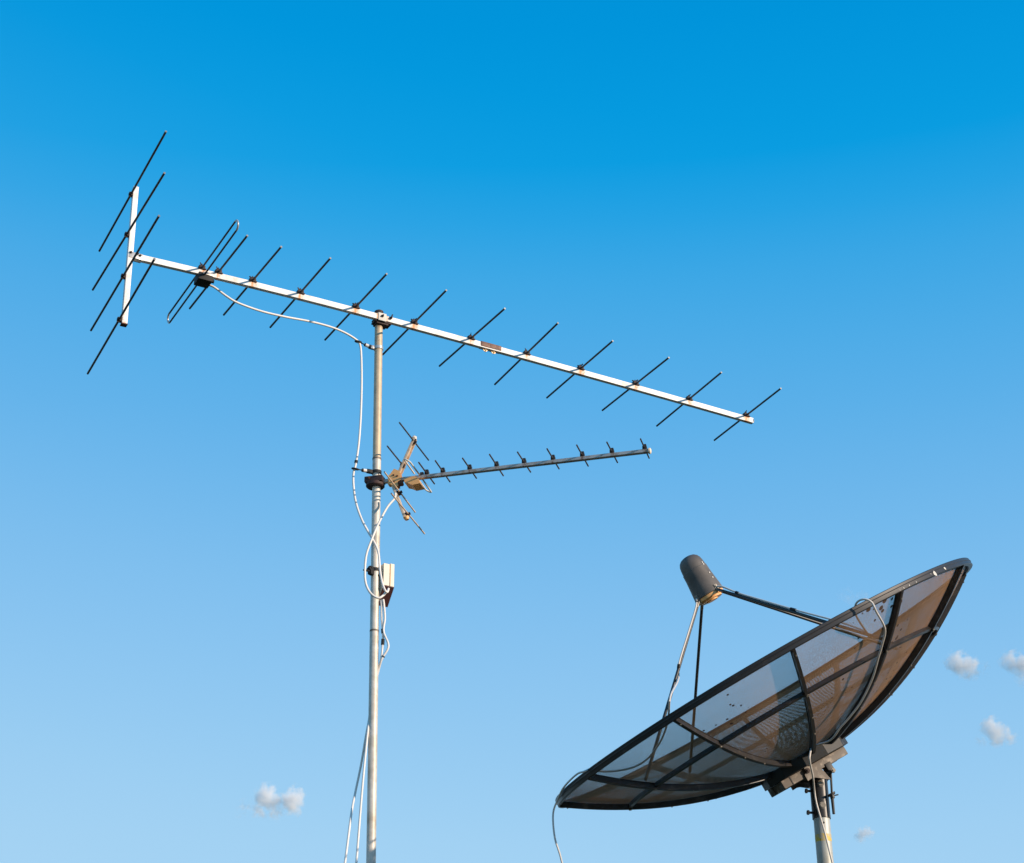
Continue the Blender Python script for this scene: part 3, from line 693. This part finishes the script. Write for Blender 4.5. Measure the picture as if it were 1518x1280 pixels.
# bracket, collar and jack
PX, PY = (1.553, 9.08)
bp = [V(q_) for q_ in ((1.4646, 8.9652, 4.2926), (1.5109, 8.9799, 4.2878), (1.5473, 8.9915, 4.2927), (1.5738, 8.9999, 4.2668), (1.603, 9.0092, 4.2324), (1.5707, 8.9989, 4.2332), (1.5207, 8.983, 4.236), (1.5023, 8.9772, 4.2309), (1.4794, 8.9699, 4.215), (1.4655, 8.9655, 4.2401))]
bm = BM(); prism(bm, [q_ + du * .168 for q_ in bp], du * .006); link('pivot_bracket', bm, M_mount2, dish, smooth=False)
bm = BM(); prism(bm, bp, -du * .008)
br = link('pivot_bracket', bm, M_mount2, dish, smooth=False)
bm = BM(); hexbolt(bm, V((1.4801, 8.9618, 4.2661)), -du, .0135, .012, .006); cyl(bm, V((1.4801, 8.9618, 4.2661)), V((1.5138, 9.1655, 4.3267)), .010, 10); link('pivot_bolt', bm, M_darkrust, br)
zc1, zc0 = 4.2519, 4.0505
bm = BM(); box(bm, (PX - .008, PY, zc1 + .016), (V((.97, -.0, .05)), V((0, 1, 0)), Z), (.140, .150, .007), .001); box(bm, (PX - .066, PY, zc1 + .028), (V((.97, 0, .0)), V((0, 1, 0)), Z), (.040, .140, .020), .003)
link('collar_plate', bm, M_mount, dish)
bm = BM(); tube(bm, [(PX, PY, zc0), (PX, PY, zc1)], .0462, 40); col = link('collar', bm, M_frame, dish)
for pz in (4.1919, 4.08):
    bm = BM(); a = V((PX - .044, PY - .012, pz)); dd = V((-.97, -.2, 0)).normalized(); cyl(bm, a, a + dd * .022, .0065, 8); hexbolt(bm, a + dd * .020, dd, .0125, .010)
    link('clamp_bolt', bm, M_black, col)
for pz in (4.2201, 4.1096):
    bm = BM(); dd = V((.06, -1, 0)).normalized(); a = V((PX, PY, pz)) + dd * .044; hexbolt(bm, a, dd, .0135, .009); cyl(bm, a, a + dd * .004, .017, 14)
    link('clamp_bolt', bm, M_bolt, col)
# jack: lug, threaded rod, hand wheel
lug = V((1.6116, 9.03, 4.2931))
bm = BM(); box(bm, lug + V((-.012, 0, .008)), (dv, du, dn_), (.036, .045, .048), .003); lg = link('jack_lug', bm, M_mount, dish)
bm = BM(); hexbolt(bm, V((1.6176, 9.0, 4.277)), V((.2, -1, 0)), .0125, .012, .004); link('lug_bolt', bm, M_bolt, lg)
bm = BM(); cyl(bm, (1.612, 9.03, 4.279), (1.6071, 9.03, 4.1492), .0058, 10); cyl(bm, (1.6073, 9.03, 4.1561), (1.6082, 9.03, 4.0623), .0085, 12, .0070)
jr = link('threaded_rod', bm, M_mount, dish)
bm = BM(); q0 = V((1.6078, 9.03, 4.1614)); cyl(bm, q0 + V((-.004, 0, .006)), q0 + V((.000, 0, -.002)), .023, 12, .020); cyl(bm, q0 - V((0, 0, .002)), q0 - V((-.002, 0, .018)), .0125, 6)
box(bm, q0 + V((.022, -.005, -.003)), (V((1, 0, .2)), V((0, 1, 0)), Z), (.020, .006, .006), .001); link('jack_nut', bm, M_mount, jr)

# ------------------------------------------------------------------ pole of the dish
pole = thing('dish_pole', (PX, PY, 0), 'stout grey galvanised pole with a yellow band, carrying the mesh dish', 'pole')
bm = BM(); tube(bm, [(PX, PY, (zc0 + .01) * i / 40) for i in range(41)], .0410, 36); link('pole_pipe', bm, M_galv2, pole)
yb = 3.9487
bm = BM(); tube(bm, [(PX, PY, yb - .018), (PX, PY, yb + .018)], .0413, 36, caps=False); link('yellow_band', bm, M_yellow, pole)
bm = BM(); dd = V((.03, -1, 0)).normalized(); zq = 4.0211; cyl(bm, V((PX, PY, zq)) + dd * .038, V((PX, PY, zq)) + dd * .0418, .0060, 10); link('bolt_hole', bm, M_black, pole)

# ------------------------------------------------------------------ cables of the dish
def lerp3(a, c_, t): return V(a).lerp(V(c_), t)
s1a, s1b = feedpt(188, .081, .004), DSF(.770, 188, -.012)
lift = Z * .015
w1 = [axc(FA + .02) + (feedpt(188, .086) - axc(FA)), lerp3(s1a, s1b, .04) + lift * 1.6, lerp3(s1a, s1b, .14) + lift, lerp3(s1a, s1b, .3) + lift, lerp3(s1a, s1b, .5) + lift * 1.05, lerp3(s1a, s1b, .75) + lift * 1.5, lerp3(s1a, s1b, .9) + lift]
w1 += [V(q_) for q_ in ((1.6746, 8.1, 4.6849), (1.6273, 8.0, 4.6988), (1.5976, 7.92, 4.7026), (1.5792, 7.82, 4.708), (1.5901, 7.77, 4.7129), (1.6177, 7.75, 4.7096), (1.6432, 7.75, 4.6927), (1.6611, 7.77, 4.6608))]
w1 += [V(q_) for q_ in ((1.7366, 7.969, 4.6491), (1.7349, 8.0591, 4.6043), (1.7255, 8.1315, 4.5656), (1.7137, 8.2643, 4.5075), (1.6786, 8.4025, 4.4427), (1.6355, 8.4826, 4.3964), (1.5939, 8.5419, 4.3599), (1.5541, 8.6385, 4.3244))]
w1 += [V(q_) for q_ in ((1.4897, 8.76, 4.3307), (1.4608, 8.72, 4.2736), (1.462, 8.74, 4.2418), (1.4904, 8.86, 4.2086), (1.5119, 8.98, 4.1775), (1.5196, 9.0, 4.1137), (1.5353, 9.0, 4.0307), (1.5519, 9.0, 3.9449), (1.5747, 9.01, 3.8152), (1.6093, 9.02, 3.6436), (1.6381, 9.04, 3.4184))]
cable('feed_cable', w1, .0048, M_cable2, 'pale cable looping over the dish rim and down its back to the pole', group='cables of the mesh dish', ties=((.058, .063), (.118, .123)))
s2a, s2b = feedpt(98, .081, .004), DSF(.770, 98, -.012)
sd2 = V((-.004, -.014, .004))
w2 = [axc(FA + .02) + (feedpt(98, .086) - axc(FA)), lerp3(s2a, s2b, .05) + sd2, lerp3(s2a, s2b, .2) + sd2, lerp3(s2a, s2b, .38) + sd2, lerp3(s2a, s2b, .46) + V((.015, -.01, 0))]
w2 += [V(q_) for q_ in ((0.7162, 7.9447, 4.3231), (0.7141, 8.067, 4.2778), (0.7075, 8.1417, 4.2424), (0.6914, 8.2413, 4.2128), (0.6651, 8.3319, 4.1894), (0.629, 8.4255, 4.1693), (0.5689, 8.5031, 4.1554), (0.4869, 8.5429, 4.1499), (0.416, 8.5484, 4.1505), (0.3667, 8.5226, 4.1549), (0.3307, 8.45, 4.121), (0.2985, 8.46, 4.1126), (0.2633, 8.6, 4.1193), (0.234, 8.76, 4.1256), (0.2148, 8.9, 4.118), (0.1918, 8.93, 4.0682), (0.1873, 8.93, 4.0067), (0.1964, 8.93, 3.9185), (0.2214, 8.93, 3.8308), (0.242, 8.93, 3.701), (0.2423, 8.93, 3.4082))]
cable('feed_cable', w2, .0048, M_cable2, 'pale cable running down a feed support and hanging from the low left rim', group='cables of the mesh dish', ties=((.02, .028), (.125, .135)))

# ------------------------------------------------------------------ clouds
def cloud(pos, blobs, label, dens=.38):
    """a puff of vapour: density falls off from several soft lobes and is broken up by noise"""
    c = V(pos); M = bpy.data.materials.new('cloud_vapour'); M.use_nodes = True
    n = M.node_tree; n.nodes.clear(); L = n.links.new
    out = n.nodes.new('ShaderNodeOutputMaterial'); pv = n.nodes.new('ShaderNodeVolumePrincipled'); L(pv.outputs[0], out.inputs['Volume'])
    pv.inputs['Color'].default_value = (.99, .985, .98, 1); pv.inputs['Anisotropy'].default_value = -.25
    tc = n.nodes.new('ShaderNodeTexCoord')
    no = n.nodes.new('ShaderNodeTexNoise'); no.inputs['Scale'].default_value = .17; no.inputs['Detail'].default_value = 6; no.inputs['Roughness'].default_value = .62
    L(tc.outputs['Object'], no.inputs['Vector'])
    acc = None
    def m(op, a, b_=None):
        k = n.nodes.new('ShaderNodeMath'); k.operation = op
        for i_, q_ in enumerate((a, b_)):
            if q_ is None: continue
            if isinstance(q_, (int, float)): k.inputs[i_].default_value = q_
            else: L(q_, k.inputs[i_])
        return k.outputs[0]
    for (x, z, r, k_) in blobs:
        sb = n.nodes.new('ShaderNodeVectorMath'); sb.operation = 'DISTANCE'; L(tc.outputs['Object'], sb.inputs[0]); sb.inputs[1].default_value = (x, 0, z)
        q_ = m('MULTIPLY', m('MAXIMUM', m('SUBTRACT', 1., m('DIVIDE', sb.outputs['Value'], r)), 0.), k_)
        acc = q_ if acc is None else m('MAXIMUM', acc, q_)
    # lobe strength shifted by the noise, then clipped
    v_ = m('ADD', acc, m('MULTIPLY', m('SUBTRACT', no.outputs[0], .5), 2.0))
    v_ = m('MAXIMUM', m('SUBTRACT', v_, .28), 0.)
    L(m('MULTIPLY', m('MULTIPLY', v_, m('MINIMUM', m('MULTIPLY', acc, 4.), 1.)), dens), pv.inputs['Density'])
    x0 = min(x - r for x, z, r, k_ in blobs); x1 = max(x + r for x, z, r, k_ in blobs); z0_ = min(z - r for x, z, r, k_ in blobs); z1_ = max(z + r for x, z, r, k_ in blobs); ry = max(r for x, z, r, k_ in blobs)
    bm = BM(); bmesh.ops.create_icosphere(bm, subdivisions=3, radius=1, matrix=Matrix.Translation(V(((x0 + x1) / 2, 0, (z0_ + z1_) / 2))) @ Matrix.Diagonal(((x1 - x0) * .56, ry * 1.05, (z1_ - z0_) * .60, 1)))
    o = link('cloud', bm, M); o.location = c
    return tag(o, label, 'cloud', 'small white clouds near the horizon')
cloud((-192.012, 1431.8037, 405.4186), ((-8, 4, 15, 1), (-2, 1, 12, .8), (12, 1, 14, 1), (15, 6, 11, .9), (13, -4, 11, .8), (-14, -5, 14, .5), (0, -6, 14, .45), (-26, -5, 12, .35)), 'wispy double cloud low in the sky left of the mast foot')
cloud((358.4275, 1371.0393, 493.3123), ((-4, 3, 14, 1), (3, 1, 13, .9), (5, -4, 11, .7), (15, -2, 9, .35)), 'small white cloud to the right of the dish, level with its middle')
cloud((398.0546, 1361.2652, 489.9743), ((-4, 4, 13, .85), (6, 1, 14, 1), (6, -12, 12, .5)), 'cloud cut off by the right edge of the picture')
cloud((380.7933, 1382.0332, 443.166), ((-4, 4, 12, 1), (0, -2, 13, .9), (9, -5, 10, .7), (-14, -7, 9, .35)), 'small cloud below the other two at the far right')
cloud((275.6079, 1426.7601, 373.6158), ((-1, 1, 9, .8), (3, 2, 8, .8)), 'tiny puff of cloud low beside the dish pole', .4)
cloud((276.8893, 1367.5605, 552.1549), ((-6, 1, 12, .6), (5, -1, 11, .55)), 'barely visible scrap of cloud behind the upper dish rim', .06)
